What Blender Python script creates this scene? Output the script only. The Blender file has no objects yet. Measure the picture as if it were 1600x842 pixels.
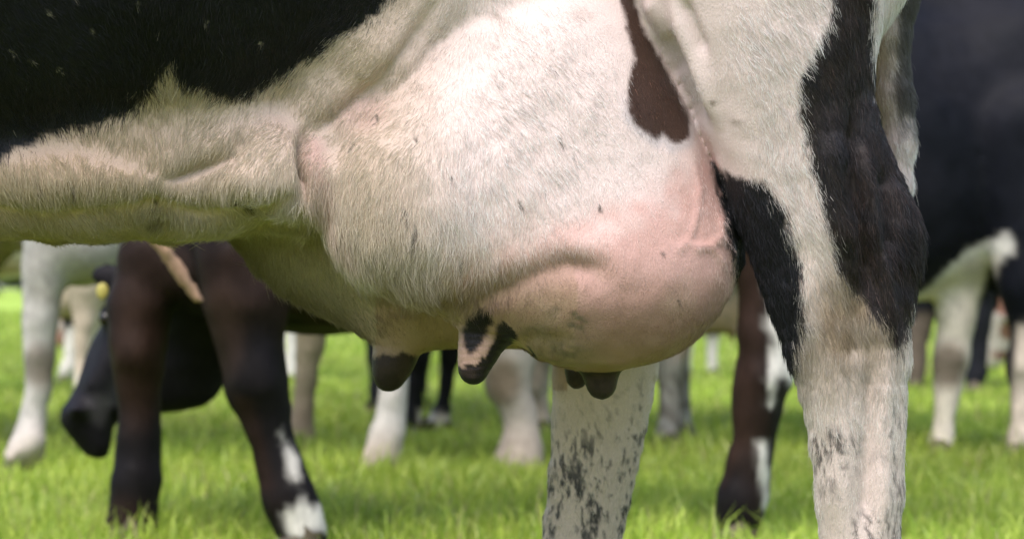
import bpy, math
import numpy as np
from mathutils import Vector

# ------------------------------------------------------------------ camera, sky, sun, exposure
scene = bpy.context.scene
CAM_Y, CAM_Z, FPX, HOR = -2.5, 0.55, 3750.0, 450.0
cam_d = bpy.data.cameras.new('camera')
cam = bpy.data.objects.new('camera', cam_d)
scene.collection.objects.link(cam)
cam.location = (0.0, CAM_Y, CAM_Z)
cam.rotation_euler = (math.radians(90), 0, 0)
cam_d.sensor_width = 36.0
cam_d.lens = FPX / 1600.0 * 36.0
cam_d.shift_y = (HOR - 421.0) / 1600.0
cam_d.clip_end = 2000.0
cam_d.dof.use_dof = True
cam_d.dof.focus_distance = 2.54
cam_d.dof.aperture_fstop = 6.6
scene.camera = cam

SUN_AZ, SUN_EL = math.radians(-158.0), math.radians(60.0)   # azimuth from +Y towards +X
world = bpy.data.worlds.new('World'); scene.world = world; world.use_nodes = True
wn = world.node_tree.nodes; wl = world.node_tree.links
bg = wn['Background']
sky = wn.new('ShaderNodeTexSky'); sky.sky_type = 'NISHITA'; sky.sun_disc = False
sky.sun_elevation = SUN_EL; sky.sun_rotation = SUN_AZ
sky.air_density = 1.0; sky.dust_density = 2.0; sky.ozone_density = 0.5
wl.new(sky.outputs[0], bg.inputs[0]); bg.inputs[1].default_value = 0.11
sun_d = bpy.data.lights.new('sun', 'SUN'); sun_d.energy = 1.5; sun_d.angle = math.radians(48.0)
sun_d.color = (1.0, 0.95, 0.87)
sun = bpy.data.objects.new('sun', sun_d); scene.collection.objects.link(sun)
sdir = Vector((math.sin(SUN_AZ) * math.cos(SUN_EL), math.cos(SUN_AZ) * math.cos(SUN_EL), math.sin(SUN_EL)))
sun.rotation_euler = sdir.to_track_quat('Z', 'Y').to_euler()
scene.view_settings.view_transform = 'Standard'
scene.view_settings.look = 'None'
scene.view_settings.gamma = 1.0
scene.view_settings.use_curve_mapping = False
scene.view_settings.exposure = 1.41
scene.cycles.max_bounces = 6
scene.cycles.diffuse_bounces = 4
scene.cycles_curves.shape = 'RIBBONS'
scene.cycles_curves.subdivisions = 1
scene.cycles.transparent_max_bounces = 4
scene.cycles.use_denoising = True

rng = np.random.default_rng(7)
f32 = np.float32

# ------------------------------------------------------------------ small maths helpers
def PX(u, d): return (u - 800.0) * d / FPX
def PZ(v, d): return CAM_Z + (HOR - v) * d / FPX
def P3(u, v, d): return np.array([PX(u, d), CAM_Y + d, PZ(v, d)])
def sstep(a, b, x):
    t = np.clip((x - a) / (b - a), 0, 1); return t * t * (3 - 2 * t)

_perm = np.random.default_rng(3).random((64, 64, 64)).astype(f32)
def vnoise(p, scale):
    q = p / scale + 100.37
    i = np.floor(q).astype(np.int64); f = (q - i).astype(f32); f = f * f * (3 - 2 * f)
    i0 = i % 64; i1 = (i + 1) % 64
    x0, y0, z0 = i0[:, 0], i0[:, 1], i0[:, 2]; x1, y1, z1 = i1[:, 0], i1[:, 1], i1[:, 2]
    fx, fy, fz = f[:, 0], f[:, 1], f[:, 2]
    def L(a, b, t): return a + (b - a) * t
    a = L(L(_perm[x0, y0, z0], _perm[x1, y0, z0], fx), L(_perm[x0, y1, z0], _perm[x1, y1, z0], fx), fy)
    b = L(L(_perm[x0, y0, z1], _perm[x1, y0, z1], fx), L(_perm[x0, y1, z1], _perm[x1, y1, z1], fx), fy)
    return L(a, b, fz) * 2 - 1
def fbm(p, scale, n=3):
    o = np.zeros(len(p), f32); a = 1.0
    for _ in range(n):
        o += a * vnoise(p, scale); scale *= 0.5; a *= 0.5; p = p + 7.7
    return o

def poly_sd(px, pz, poly):
    """signed distance to a closed polygon (negative inside)"""
    poly = np.asarray(poly, float); n = len(poly)
    best = np.full(px.shape, 1e9); ins = np.zeros(px.shape, bool)
    for i in range(n):
        ax, az = poly[i]; bx, bz = poly[(i + 1) % n]
        ex, ez = bx - ax, bz - az
        wx, wz = px - ax, pz - az
        t = np.clip((wx * ex + wz * ez) / (ex * ex + ez * ez + 1e-12), 0, 1)
        best = np.minimum(best, (wx - ex * t) ** 2 + (wz - ez * t) ** 2)
        c = ((az > pz) != (bz > pz)) & (px < (bx - ax) * (pz - az) / ((bz - az) + 1e-12) + ax)
        ins ^= c
    d = np.sqrt(best)
    return np.where(ins, -d, d)
def line_d(px, pz, pts):
    """distance to an open polyline and the fraction along it"""
    pts = np.asarray(pts, float); best = np.full(px.shape, 1e9); tt = np.zeros(px.shape)
    m = len(pts) - 1
    for i in range(m):
        ax, az = pts[i]; bx, bz = pts[i + 1]; ex, ez = bx - ax, bz - az
        t = np.clip(((px - ax) * ex + (pz - az) * ez) / (ex * ex + ez * ez + 1e-12), 0, 1)
        d = (px - ax - ex * t) ** 2 + (pz - az - ez * t) ** 2
        s = d < best; best = np.where(s, d, best); tt = np.where(s, (i + t) / m, tt)
    return np.sqrt(best), tt
def smooth_poly(pts, n=3):
    p = np.asarray(pts, float)
    for _ in range(n):
        q = np.roll(p, -1, 0); r = np.empty((2 * len(p), 2)); r[0::2] = p * .75 + q * .25; r[1::2] = p * .25 + q * .75; p = r
    return p

# ------------------------------------------------------------------ implicit surfaces on a rectilinear grid
class Field:
    def __init__(s, X, Y, Z):
        s.X, s.Y, s.Z = (np.asarray(a, f32) for a in (X, Y, Z))
        s.F = np.full((len(X), len(Y), len(Z)), 5.0, f32)
    def box(s, lo, hi, pad):
        r = []
        for a, l, h in zip((s.X, s.Y, s.Z), lo, hi):
            i = max(0, np.searchsorted(a, l - pad) - 1); j = min(len(a), np.searchsorted(a, h + pad) + 1); r.append(slice(i, j))
        return tuple(r)
    def grid(s, b):
        return s.X[b[0]][:, None, None], s.Y[b[1]][None, :, None], s.Z[b[2]][None, None, :]
    def join(s, b, d, k):
        a = s.F[b]
        h = np.clip(0.5 + 0.5 * (a - d) / k, 0, 1)
        s.F[b] = a + (d - a) * h - k * h * (1 - h)
    def cut(s, b, d, k):
        a = s.F[b]
        h = np.clip(0.5 - 0.5 * (a + d) / k, 0, 1)
        s.F[b] = a + (-d - a) * h + k * h * (1 - h)
    def ell(s, c, r, k=0.03, rot=0.0, ry=0.0, cut=False):
        c = np.asarray(c, float); R = max(r)
        b = s.box(c - R, c + R, 0.12 + k)
        x, y, z = s.grid(b); x = x - f32(c[0]); y = y - f32(c[1]); z = z - f32(c[2])
        if rot: cs, sn = math.cos(rot), math.sin(rot); x, y = x * cs + y * sn, y * cs - x * sn
        if ry: cs, sn = math.cos(ry), math.sin(ry); x, z = x * cs + z * sn, z * cs - x * sn
        q0 = np.sqrt((x / r[0]) ** 2 + (y / r[1]) ** 2 + (z / r[2]) ** 2)
        q1 = np.sqrt((x / r[0] ** 2) ** 2 + (y / r[1] ** 2) ** 2 + (z / r[2] ** 2) ** 2)
        d = q0 * (q0 - 1) / np.maximum(q1, 1e-6)
        (s.cut if cut else s.join)(b, d.astype(f32), f32(k))
    def cone(s, a, b_, ra, rb, k=0.02, sy=1.0, cut=False):
        """capsule with two radii; sy squashes it across (y)"""
        a = np.asarray(a, float); c = np.asarray(b_, float); R = max(ra, rb)
        b = s.box(np.minimum(a, c) - R, np.maximum(a, c) + R, 0.1 + k)
        x, y, z = s.grid(b); e = c - a; L2 = float(e @ e) + 1e-12
        wx, wy, wz = x - f32(a[0]), y - f32(a[1]), z - f32(a[2])
        t = np.clip((wx * e[0] + wy * e[1] + wz * e[2]) / L2, 0, 1)
        dx, dy, dz = wx - e[0] * t, (wy - e[1] * t) / sy, wz - e[2] * t
        d = np.sqrt(dx * dx + dy * dy + dz * dz) - (ra + (rb - ra) * t)
        (s.cut if cut else s.join)(b, d.astype(f32), f32(k))
    def tube(s, pts, k=0.02, sy=1.0):
        for p, q in zip(pts[:-1], pts[1:]):
            s.cone(p[:3], q[:3], p[3], q[3], k, sy)
    def inflate(s, poly, yc, kz=lambda z: 1.0, k=0.02, kfun=None, tilt=0.0, res=0.006):
        """a rounded body whose side outline is poly (x,z); its thickness follows the local width"""
        poly = np.asarray(poly, float); lo = poly.min(0); hi = poly.max(0)
        gx = np.arange(lo[0] - .03, hi[0] + .03, res); gz = np.arange(lo[1] - .03, hi[1] + .03, res)
        A, B = np.meshgrid(gx, gz, indexing='ij'); sd = poly_sd(A, B, poly); m = sd < 0
        phi = np.where(m, sd * sd * 0.5, 0.0)
        for it in range(1400):
            phi[1:-1, 1:-1] = 0.25 * (phi[2:, 1:-1] + phi[:-2, 1:-1] + phi[1:-1, 2:] + phi[1:-1, :-2] + res * res)
            phi[~m] = 0
        g = np.where(m, 2 * phi, -0.06 * sd - sd * sd)
        b = s.box((lo[0], yc - .22, lo[1]), (hi[0], yc + .22, hi[1]), 0.07)
        x, y, z = s.X[b[0]], s.Y[b[1]], s.Z[b[2]]
        def wi(v, g0):
            f = np.clip((v - g0[0]) / res, 0, len(g0) - 1.001); i = f.astype(int); return i, f - i
        ix, fx = wi(x, gx); iz, fz = wi(z, gz)
        fx = fx[:, None]; fz = fz[None, :]; I = ix[:, None]; K = iz[None, :]
        G = g[I, K] * (1 - fx) * (1 - fz) + g[I + 1, K] * fx * (1 - fz) + g[I, K + 1] * (1 - fx) * fz + g[I + 1, K + 1] * fx * fz
        sdo = np.hypot(np.maximum(np.maximum(gx[0] - x, x - gx[-1]), 0)[:, None], np.maximum(np.maximum(gz[0] - z, z - gz[-1]), 0)[None, :])
        G = G - 0.1 * sdo
        kk = np.array([kz(float(q)) for q in z])[None, None, :]
        yy = (y[None, :, None] - yc - tilt * (z[None, None, :] - lo[1])) / kk
        f = yy ** 2 - G[:, None, :]
        gx_, gz_ = np.gradient(G, x, z)
        gm = np.sqrt((gx_ ** 2 + gz_ ** 2)[:, None, :] + (2 * yy / kk) ** 2)
        d = f / np.maximum(gm, 0.03)
        kf = k
        if kfun is not None:
            kf = kfun(x[:, None, None], y[None, :, None], z[None, None, :]).astype(f32)
        s.join(b, d.astype(f32), kf)
    def mesh(s, smooth=2):
        F = s.F; ins = F < 0
        nx, ny, nz = F.shape
        cnt = np.zeros((nx - 1, ny - 1, nz - 1), np.int8)
        for i in (0, 1):
            for j in (0, 1):
                for k in (0, 1):
                    cnt += ins[i:nx - 1 + i, j:ny - 1 + j, k:nz - 1 + k]
        act = np.argwhere((cnt > 0) & (cnt < 8)); cid = np.full(cnt.shape, -1, np.int64)
        cid[act[:, 0], act[:, 1], act[:, 2]] = np.arange(len(act))
        acc = np.zeros((len(act), 3)); num = np.zeros(len(act))
        ax = (s.X, s.Y, s.Z)
        for d in range(3):
            o = [e for e in range(3) if e != d]
            for p in (0, 1):
                for q in (0, 1):
                    c0 = act.copy(); c0[:, o[0]] += p; c0[:, o[1]] += q; c1 = c0.copy(); c1[:, d] += 1
                    v0 = F[c0[:, 0], c0[:, 1], c0[:, 2]]; v1 = F[c1[:, 0], c1[:, 1], c1[:, 2]]
                    ok = (v0 < 0) != (v1 < 0)
                    t = np.where(ok, v0 / np.where(ok, v0 - v1, 1), 0)
                    pt = np.stack([ax[e][c0[:, e]] for e in range(3)], 1).astype(float)
                    pt[:, d] += t * (ax[d][c1[:, d]] - ax[d][c0[:, d]])
                    acc[ok] += pt[ok]; num[ok] += 1
        V = acc / num[:, None]
        quads = []
        for d in range(3):
            o1, o2 = (d + 1) % 3, (d + 2) % 3
            sl0 = [slice(None)] * 3; sl1 = [slice(None)] * 3; sl0[d] = slice(0, -1); sl1[d] = slice(1, None)
            a = ins[tuple(sl0)]; b = ins[tuple(sl1)]
            e = np.argwhere(a != b); e = e[(e[:, o1] > 0) & (e[:, o2] > 0) & (e[:, o1] < F.shape[o1] - 1) & (e[:, o2] < F.shape[o2] - 1)]
            flip = ~a[e[:, 0], e[:, 1], e[:, 2]]
            q = []
            for p1, p2 in ((-1, -1), (0, -1), (0, 0), (-1, 0)):
                c = e.copy(); c[:, o1] += p1; c[:, o2] += p2; q.append(cid[c[:, 0], c[:, 1], c[:, 2]])
            q = np.stack(q, 1); q[flip] = q[flip][:, ::-1]; quads.append(q)
        Q = np.concatenate(quads)
        for _ in range(smooth):
            V = laplace(V, Q, 0.5)
        return V, Q
def laplace(V, Q, w):
    A = np.zeros_like(V); n = np.zeros(len(V))
    for i in range(4):
        a, b = Q[:, i], Q[:, (i + 1) % 4]
        for c in range(3):
            A[:, c] += np.bincount(a, V[b, c], len(V)) + np.bincount(b, V[a, c], len(V))
        n += np.bincount(a, minlength=len(V)) + np.bincount(b, minlength=len(V))
    return V + w * (A / np.maximum(n, 1)[:, None] - V)
def normals(V, Q):
    fn = np.cross(V[Q[:, 2]] - V[Q[:, 0]], V[Q[:, 3]] - V[Q[:, 1]])
    N = np.zeros_like(V)
    for i in range(4):
        for c in range(3): N[:, c] += np.bincount(Q[:, i], fn[:, c], len(V))
    return N / np.maximum(np.linalg.norm(N, axis=1), 1e-12)[:, None]
def make_mesh(name, V, Q, mat, col=None, smooth=True):
    me = bpy.data.meshes.new(name); n = Q.shape[1]
    me.vertices.add(len(V)); me.vertices.foreach_set('co', np.ascontiguousarray(V, f32).ravel())
    me.loops.add(Q.size); me.loops.foreach_set('vertex_index', np.ascontiguousarray(Q, np.int32).ravel())
    me.polygons.add(len(Q)); me.polygons.foreach_set('loop_start', np.arange(0, Q.size, n, dtype=np.int32))
    me.polygons.foreach_set('use_smooth', np.full(len(Q), smooth))
    if col is not None:
        at = me.color_attributes.new('coat', 'FLOAT_COLOR', 'POINT')
        c = np.ones((len(V), 4), f32); c[:, :3] = col; at.data.foreach_set('color', c.ravel())
    me.update(calc_edges=True); me.validate()
    me.materials.append(mat)
    return me
def obj(name, data, parent=None, **props):
    o = bpy.data.objects.new(name, data); scene.collection.objects.link(o)
    if parent is not None: o.parent = parent
    for k, v in props.items(): o[k] = v
    return o

# ------------------------------------------------------------------ materials
def new_mat(name):
    m = bpy.data.materials.new(name); m.use_nodes = True
    nt = m.node_tree; return m, nt, nt.nodes['Principled BSDF']
def coat_mat(name, rough=0.62, bump=0.25, scale=420.0, spec=0.3, vary=0.25, sheen=0.15):
    m, nt, p = new_mat(name)
    a = nt.nodes.new('ShaderNodeAttribute'); a.attribute_name = 'coat'
    tc = nt.nodes.new('ShaderNodeTexCoord')
    n1 = nt.nodes.new('ShaderNodeTexNoise'); n1.inputs['Scale'].default_value = scale; n1.inputs['Detail'].default_value = 3
    mp = nt.nodes.new('ShaderNodeMapping'); mp.inputs['Scale'].default_value = (1, 1, 0.25)
    nt.links.new(tc.outputs['Object'], mp.inputs[0]); nt.links.new(mp.outputs[0], n1.inputs['Vector'])
    mr = nt.nodes.new('ShaderNodeMapRange'); mr.inputs[3].default_value = 1 - vary; mr.inputs[4].default_value = 1 + vary
    nt.links.new(n1.outputs[0], mr.inputs[0])
    mx = nt.nodes.new('ShaderNodeMix'); mx.data_type = 'RGBA'; mx.blend_type = 'MULTIPLY'; mx.inputs[0].default_value = 1
    nt.links.new(a.outputs['Color'], mx.inputs[6]); nt.links.new(mr.outputs[0], mx.inputs[7])
    nt.links.new(mx.outputs[2], p.inputs['Base Color'])
    bp = nt.nodes.new('ShaderNodeBump'); bp.inputs['Strength'].default_value = bump; bp.inputs['Distance'].default_value = 0.002
    nt.links.new(n1.outputs[0], bp.inputs['Height']); nt.links.new(bp.outputs[0], p.inputs['Normal'])
    p.inputs['Roughness'].default_value = rough; p.inputs['Specular IOR Level'].default_value = spec
    p.inputs['Sheen Weight'].default_value = sheen; p.inputs['Sheen Roughness'].default_value = 0.5
    return m
def skin_relief(m):
    nt = m.node_tree; p = nt.nodes['Principled BSDF']; old = p.inputs['Normal'].links[0].from_node
    tc = nt.nodes.new('ShaderNodeTexCoord'); vo = nt.nodes.new('ShaderNodeTexVoronoi'); vo.feature = 'DISTANCE_TO_EDGE'; vo.inputs['Scale'].default_value = 260
    nz = nt.nodes.new('ShaderNodeTexNoise'); nz.inputs['Scale'].default_value = 70; nz.inputs['Detail'].default_value = 5
    nt.links.new(tc.outputs['Object'], vo.inputs['Vector']); nt.links.new(tc.outputs['Object'], nz.inputs['Vector'])
    ad = nt.nodes.new('ShaderNodeMath'); ad.operation = 'MULTIPLY_ADD'; ad.inputs[1].default_value = 1.6
    nt.links.new(nz.outputs[0], ad.inputs[0]); nt.links.new(vo.outputs['Distance'], ad.inputs[2])
    b = nt.nodes.new('ShaderNodeBump'); b.inputs['Strength'].default_value = 0.2; b.inputs['Distance'].default_value = 0.0018
    nt.links.new(ad.outputs[0], b.inputs['Height']); nt.links.new(b.outputs[0], old.inputs['Normal'])
M_SKIN = coat_mat('cow_skin', 0.48, 0.35, 900.0, 0.2, 0.16, 0.03)
skin_relief(M_SKIN)
M_HIDE = coat_mat('cow_hide', 0.6, 0.7, 130.0, 0.10, 0.35, 0.0)
def fur_mat():
    m, nt, p = new_mat('cow_fur')
    a = nt.nodes.new('ShaderNodeAttribute'); a.attribute_name = 'coat'
    nt.links.new(a.outputs['Color'], p.inputs['Base Color'])
    p.inputs['Roughness'].default_value = 0.42; p.inputs['Specular IOR Level'].default_value = 0.42
    tr = nt.nodes.new('ShaderNodeBsdfTranslucent'); nt.links.new(a.outputs['Color'], tr.inputs[0])
    mx = nt.nodes.new('ShaderNodeMixShader'); mx.inputs[0].default_value = 0.3
    nt.links.new(p.outputs[0], mx.inputs[1]); nt.links.new(tr.outputs[0], mx.inputs[2])
    nt.links.new(mx.outputs[0], nt.nodes['Material Output'].inputs[0])
    return m
M_FUR = fur_mat()
def simple_mat(name, col, rough=0.6, noise=0.3, scale=40, spec=0.4):
    m, nt, p = new_mat(name)
    n1 = nt.nodes.new('ShaderNodeTexNoise'); n1.inputs['Scale'].default_value = scale; n1.inputs['Detail'].default_value = 4
    cr = nt.nodes.new('ShaderNodeValToRGB')
    cr.color_ramp.elements[0].position = 0.3; cr.color_ramp.elements[1].position = 0.7
    cr.color_ramp.elements[0].color = (*[c * (1 - noise) for c in col], 1); cr.color_ramp.elements[1].color = (*[min(1, c * (1 + noise)) for c in col], 1)
    tc = nt.nodes.new('ShaderNodeTexCoord'); nt.links.new(tc.outputs['Object'], n1.inputs['Vector'])
    nt.links.new(n1.outputs[0], cr.inputs[0]); nt.links.new(cr.outputs[0], p.inputs['Base Color'])
    p.inputs['Roughness'].default_value = rough; p.inputs['Specular IOR Level'].default_value = spec
    return m
M_HOOF = simple_mat('hoof_horn', (0.10, 0.075, 0.05), 0.5)
M_TAG = simple_mat('yellow_plastic', (0.42, 0.36, 0.09), 0.5, 0.08)
M_EYE = simple_mat('eye_wet', (0.012, 0.008, 0.006), 0.08, 0.1)

# ------------------------------------------------------------------ ground and grass
def ground_mat():
    m, nt, p = new_mat('pasture')
    tc = nt.nodes.new('ShaderNodeTexCoord')
    n1 = nt.nodes.new('ShaderNodeTexNoise'); n1.inputs['Scale'].default_value = 0.9; n1.inputs['Detail'].default_value = 8
    n2 = nt.nodes.new('ShaderNodeTexNoise'); n2.inputs['Scale'].default_value = 30; n2.inputs['Detail'].default_value = 5
    for n in (n1, n2): nt.links.new(tc.outputs['Object'], n.inputs['Vector'])
    cr = nt.nodes.new('ShaderNodeValToRGB'); e = cr.color_ramp.elements
    e[0].position = 0.32; e[0].color = (0.22, 0.34, 0.035, 1); e[1].position = 0.7; e[1].color = (0.44, 0.56, 0.11, 1)
    mxf = nt.nodes.new('ShaderNodeMath'); mxf.operation = 'MULTIPLY_ADD'; mxf.inputs[1].default_value = 0.5
    nt.links.new(n2.outputs[0], mxf.inputs[0])
    hf = nt.nodes.new('ShaderNodeMath'); hf.operation = 'MULTIPLY'; hf.inputs[1].default_value = 0.5
    nt.links.new(n1.outputs[0], hf.inputs[0]); nt.links.new(hf.outputs[0], mxf.inputs[2])
    nt.links.new(mxf.outputs[0], cr.inputs[0])
    # thatch and soil between the blades where the sward is open near the herd, closed canopy further out
    soil = nt.nodes.new('ShaderNodeValToRGB'); soil.color_ramp.elements[0].color = (0.075, 0.095, 0.02, 1); soil.color_ramp.elements[1].color = (0.17, 0.25, 0.035, 1)
    nt.links.new(n2.outputs[0], soil.inputs[0])
    ln = nt.nodes.new('ShaderNodeVectorMath'); ln.operation = 'LENGTH'; nt.links.new(tc.outputs['Object'], ln.inputs[0])
    mr = nt.nodes.new('ShaderNodeMapRange'); mr.inputs[1].default_value = 14; mr.inputs[2].default_value = 45; nt.links.new(ln.outputs['Value'], mr.inputs[0])
    mx = nt.nodes.new('ShaderNodeMix'); mx.data_type = 'RGBA'; nt.links.new(mr.outputs[0], mx.inputs[0])
    nt.links.new(soil.outputs[0], mx.inputs[6]); nt.links.new(cr.outputs[0], mx.inputs[7]); nt.links.new(mx.outputs[2], p.inputs['Base Color'])
    p.inputs['Roughness'].default_value = 0.8; p.inputs['Specular IOR Level'].default_value = 0.1
    return m
def blade_mat():
    m, nt, p = new_mat('grass_blade')
    a = nt.nodes.new('ShaderNodeAttribute'); a.attribute_name = 'coat'
    nt.links.new(a.outputs['Color'], p.inputs['Base Color'])
    p.inputs['Roughness'].default_value = 0.35; p.inputs['Specular IOR Level'].default_value = 0.5
    tr = nt.nodes.new('ShaderNodeBsdfTranslucent'); nt.links.new(a.outputs['Color'], tr.inputs[0])
    mx = nt.nodes.new('ShaderNodeMixShader'); mx.inputs[0].default_value = 0.5
    nt.links.new(p.outputs[0], mx.inputs[1]); nt.links.new(tr.outputs[0], mx.inputs[2])
    nt.links.new(mx.outputs[0], nt.nodes['Material Output'].inputs[0])
    return m
gv = np.array([[-600, -60, 0], [600, -60, 0], [600, 1200, 0], [-600, 1200, 0]], float)
obj('ground', make_mesh('ground', gv, np.array([[0, 1, 2, 3]]), ground_mat(), smooth=False), kind='structure')

def grass():
    X, Y, W, Hh = [], [], [], []
    zones = [(-2.2, 1.2, 4200, .0036, .06), (1.2, 3.2, 6500, .0036, .062), (3.2, 6.0, 4800, .0046, .062), (6.0, 11.0, 2000, .0072, .062),
             (11.0, 22.0, 600, .013, .07), (22.0, 48.0, 130, .028, .09)]
    for y0, y1, den, w, h in zones:
        hw = 0.42 * (y1 + 2.5) * 0.62 + 0.8 if y0 > 0 else 2.0
        n = int(den * 2 * hw * (y1 - y0))
        y = rng.uniform(y0, y1, n); x = rng.uniform(-1, 1, n) * (0.26 * (y + 2.5) + 0.9 if y0 > 0 else 2.0)
        p = np.stack([x, y, np.zeros(n)], 1)
        tuft = fbm(p, 0.35, 3)
        keep = rng.random(n) < np.clip(0.75 + 0.45 * tuft, 0.15, 1)
        x, y, tuft = x[keep], y[keep], tuft[keep]; n = len(x)
        X.append(x); Y.append(y); W.append(w * rng.uniform(0.6, 1.5, n)); Hh.append(h * np.clip(rng.lognormal(-0.15, 0.35, n), .35, 1.9) * np.clip(1 + 0.75 * tuft, .35, 2.2))
    x, y, w, h = map(np.concatenate, (X, Y, W, Hh)); n = len(x)
    ang = rng.uniform(0, 2 * np.pi, n); lean = rng.uniform(0.15, 1.05, n); fa = rng.uniform(0, 2 * np.pi, n)
    dx, dy = np.cos(ang), np.sin(ang); sx, sy = np.cos(fa), np.sin(fa)
    V = np.zeros((n, 5, 3))
    for k, (t, wd) in enumerate(((0, 1.0), (0.55, 0.9))):
        off = h * lean * t * t
        for s_, c in ((-1, 0), (1, 1)):
            V[:, k * 2 + c, 0] = x + dx * off + s_ * sx * w * wd * .5
            V[:, k * 2 + c, 1] = y + dy * off + s_ * sy * w * wd * .5
            V[:, k * 2 + c, 2] = h * t * (1 - 0.2 * lean * t) - (0.004 if t == 0 else 0)
    V[:, 4, 0] = x + dx * h * lean; V[:, 4, 1] = y + dy * h * lean; V[:, 4, 2] = h * np.clip(1 - 0.42 * lean, .3, 1)
    T = np.array([[0, 1, 3], [0, 3, 2], [2, 3, 4]])
    Q = (np.arange(n)[:, None, None] * 5 + T[None]).reshape(-1, 3)
    mixv = rng.random(n)[:, None]; p = np.stack([x, y, np.zeros(n)], 1)
    patch = np.clip(0.5 + 0.5 * fbm(p, 1.3, 3), 0, 1)[:, None]
    c = (np.array([[0.21, 0.335, 0.028]]) * (1 - mixv) + np.array([[0.58, 0.66, 0.13]]) * mixv) * (0.62 + 0.8 * patch)
    dry = rng.random(n) < 0.08; c[dry] = np.array([0.42, 0.38, 0.16]) * rng.uniform(.7, 1.2, (dry.sum(), 1))
    col = np.repeat(c, 5, 0)
    me = make_mesh('grass', V.reshape(-1, 3), Q, blade_mat(), col)
    obj('grass', me, kind='stuff', label='lush bright green pasture grass covering the field', category='grass')
grass()

def far_wood():
    n = 26000; x = rng.uniform(-95, 95, n); y = rng.normal(150, 2.5, n); q = np.stack([x, np.full(n, 3.0), np.zeros(n)], 1)
    top = 4.2 + 2.6 * fbm(q, 9.0, 3); z = top * np.sqrt(rng.random(n)); w = rng.uniform(.35, .8, n)
    a = rng.standard_normal((n, 3)); a /= np.linalg.norm(a, axis=1)[:, None]; b = np.cross(a, rng.standard_normal((n, 3))); b /= np.linalg.norm(b, axis=1)[:, None]
    c = np.stack([x, y, z], 1); V = np.stack([c - a * w[:, None], c + b * w[:, None] * .6, c + a * w[:, None], c - b * w[:, None] * .6], 1).reshape(-1, 3)
    Q = np.arange(4 * n).reshape(n, 4); col = np.repeat(np.array([[.05, .085, .03]]) * rng.uniform(.6, 1.5, (n, 1)), 4, 0)
    obj('hedgerow', make_mesh('hedgerow', V, Q, blade_mat(), col), kind='stuff', label='dark green hedgerow along the far edge of the field', category='hedge')
far_wood()

# ------------------------------------------------------------------ coat colours
CREAM = np.array([0.72, 0.63, 0.545]); WHITE = np.array([0.815, 0.73, 0.705]); BLACK = np.array([0.008, 0.0075, 0.0095])
BROWN = np.array([0.055, 0.028, 0.020]); PINK = np.array([0.51, 0.305, 0.27]); DIRT = np.array([0.16, 0.12, 0.08])
def mixc(c, m, col):
    return c * (1 - m[:, None]) + np.asarray(col)[None] * m[:, None]
def pxpoly(pts, d): return np.array([[PX(u, d), PZ(v, d)] for u, v in pts])

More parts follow.
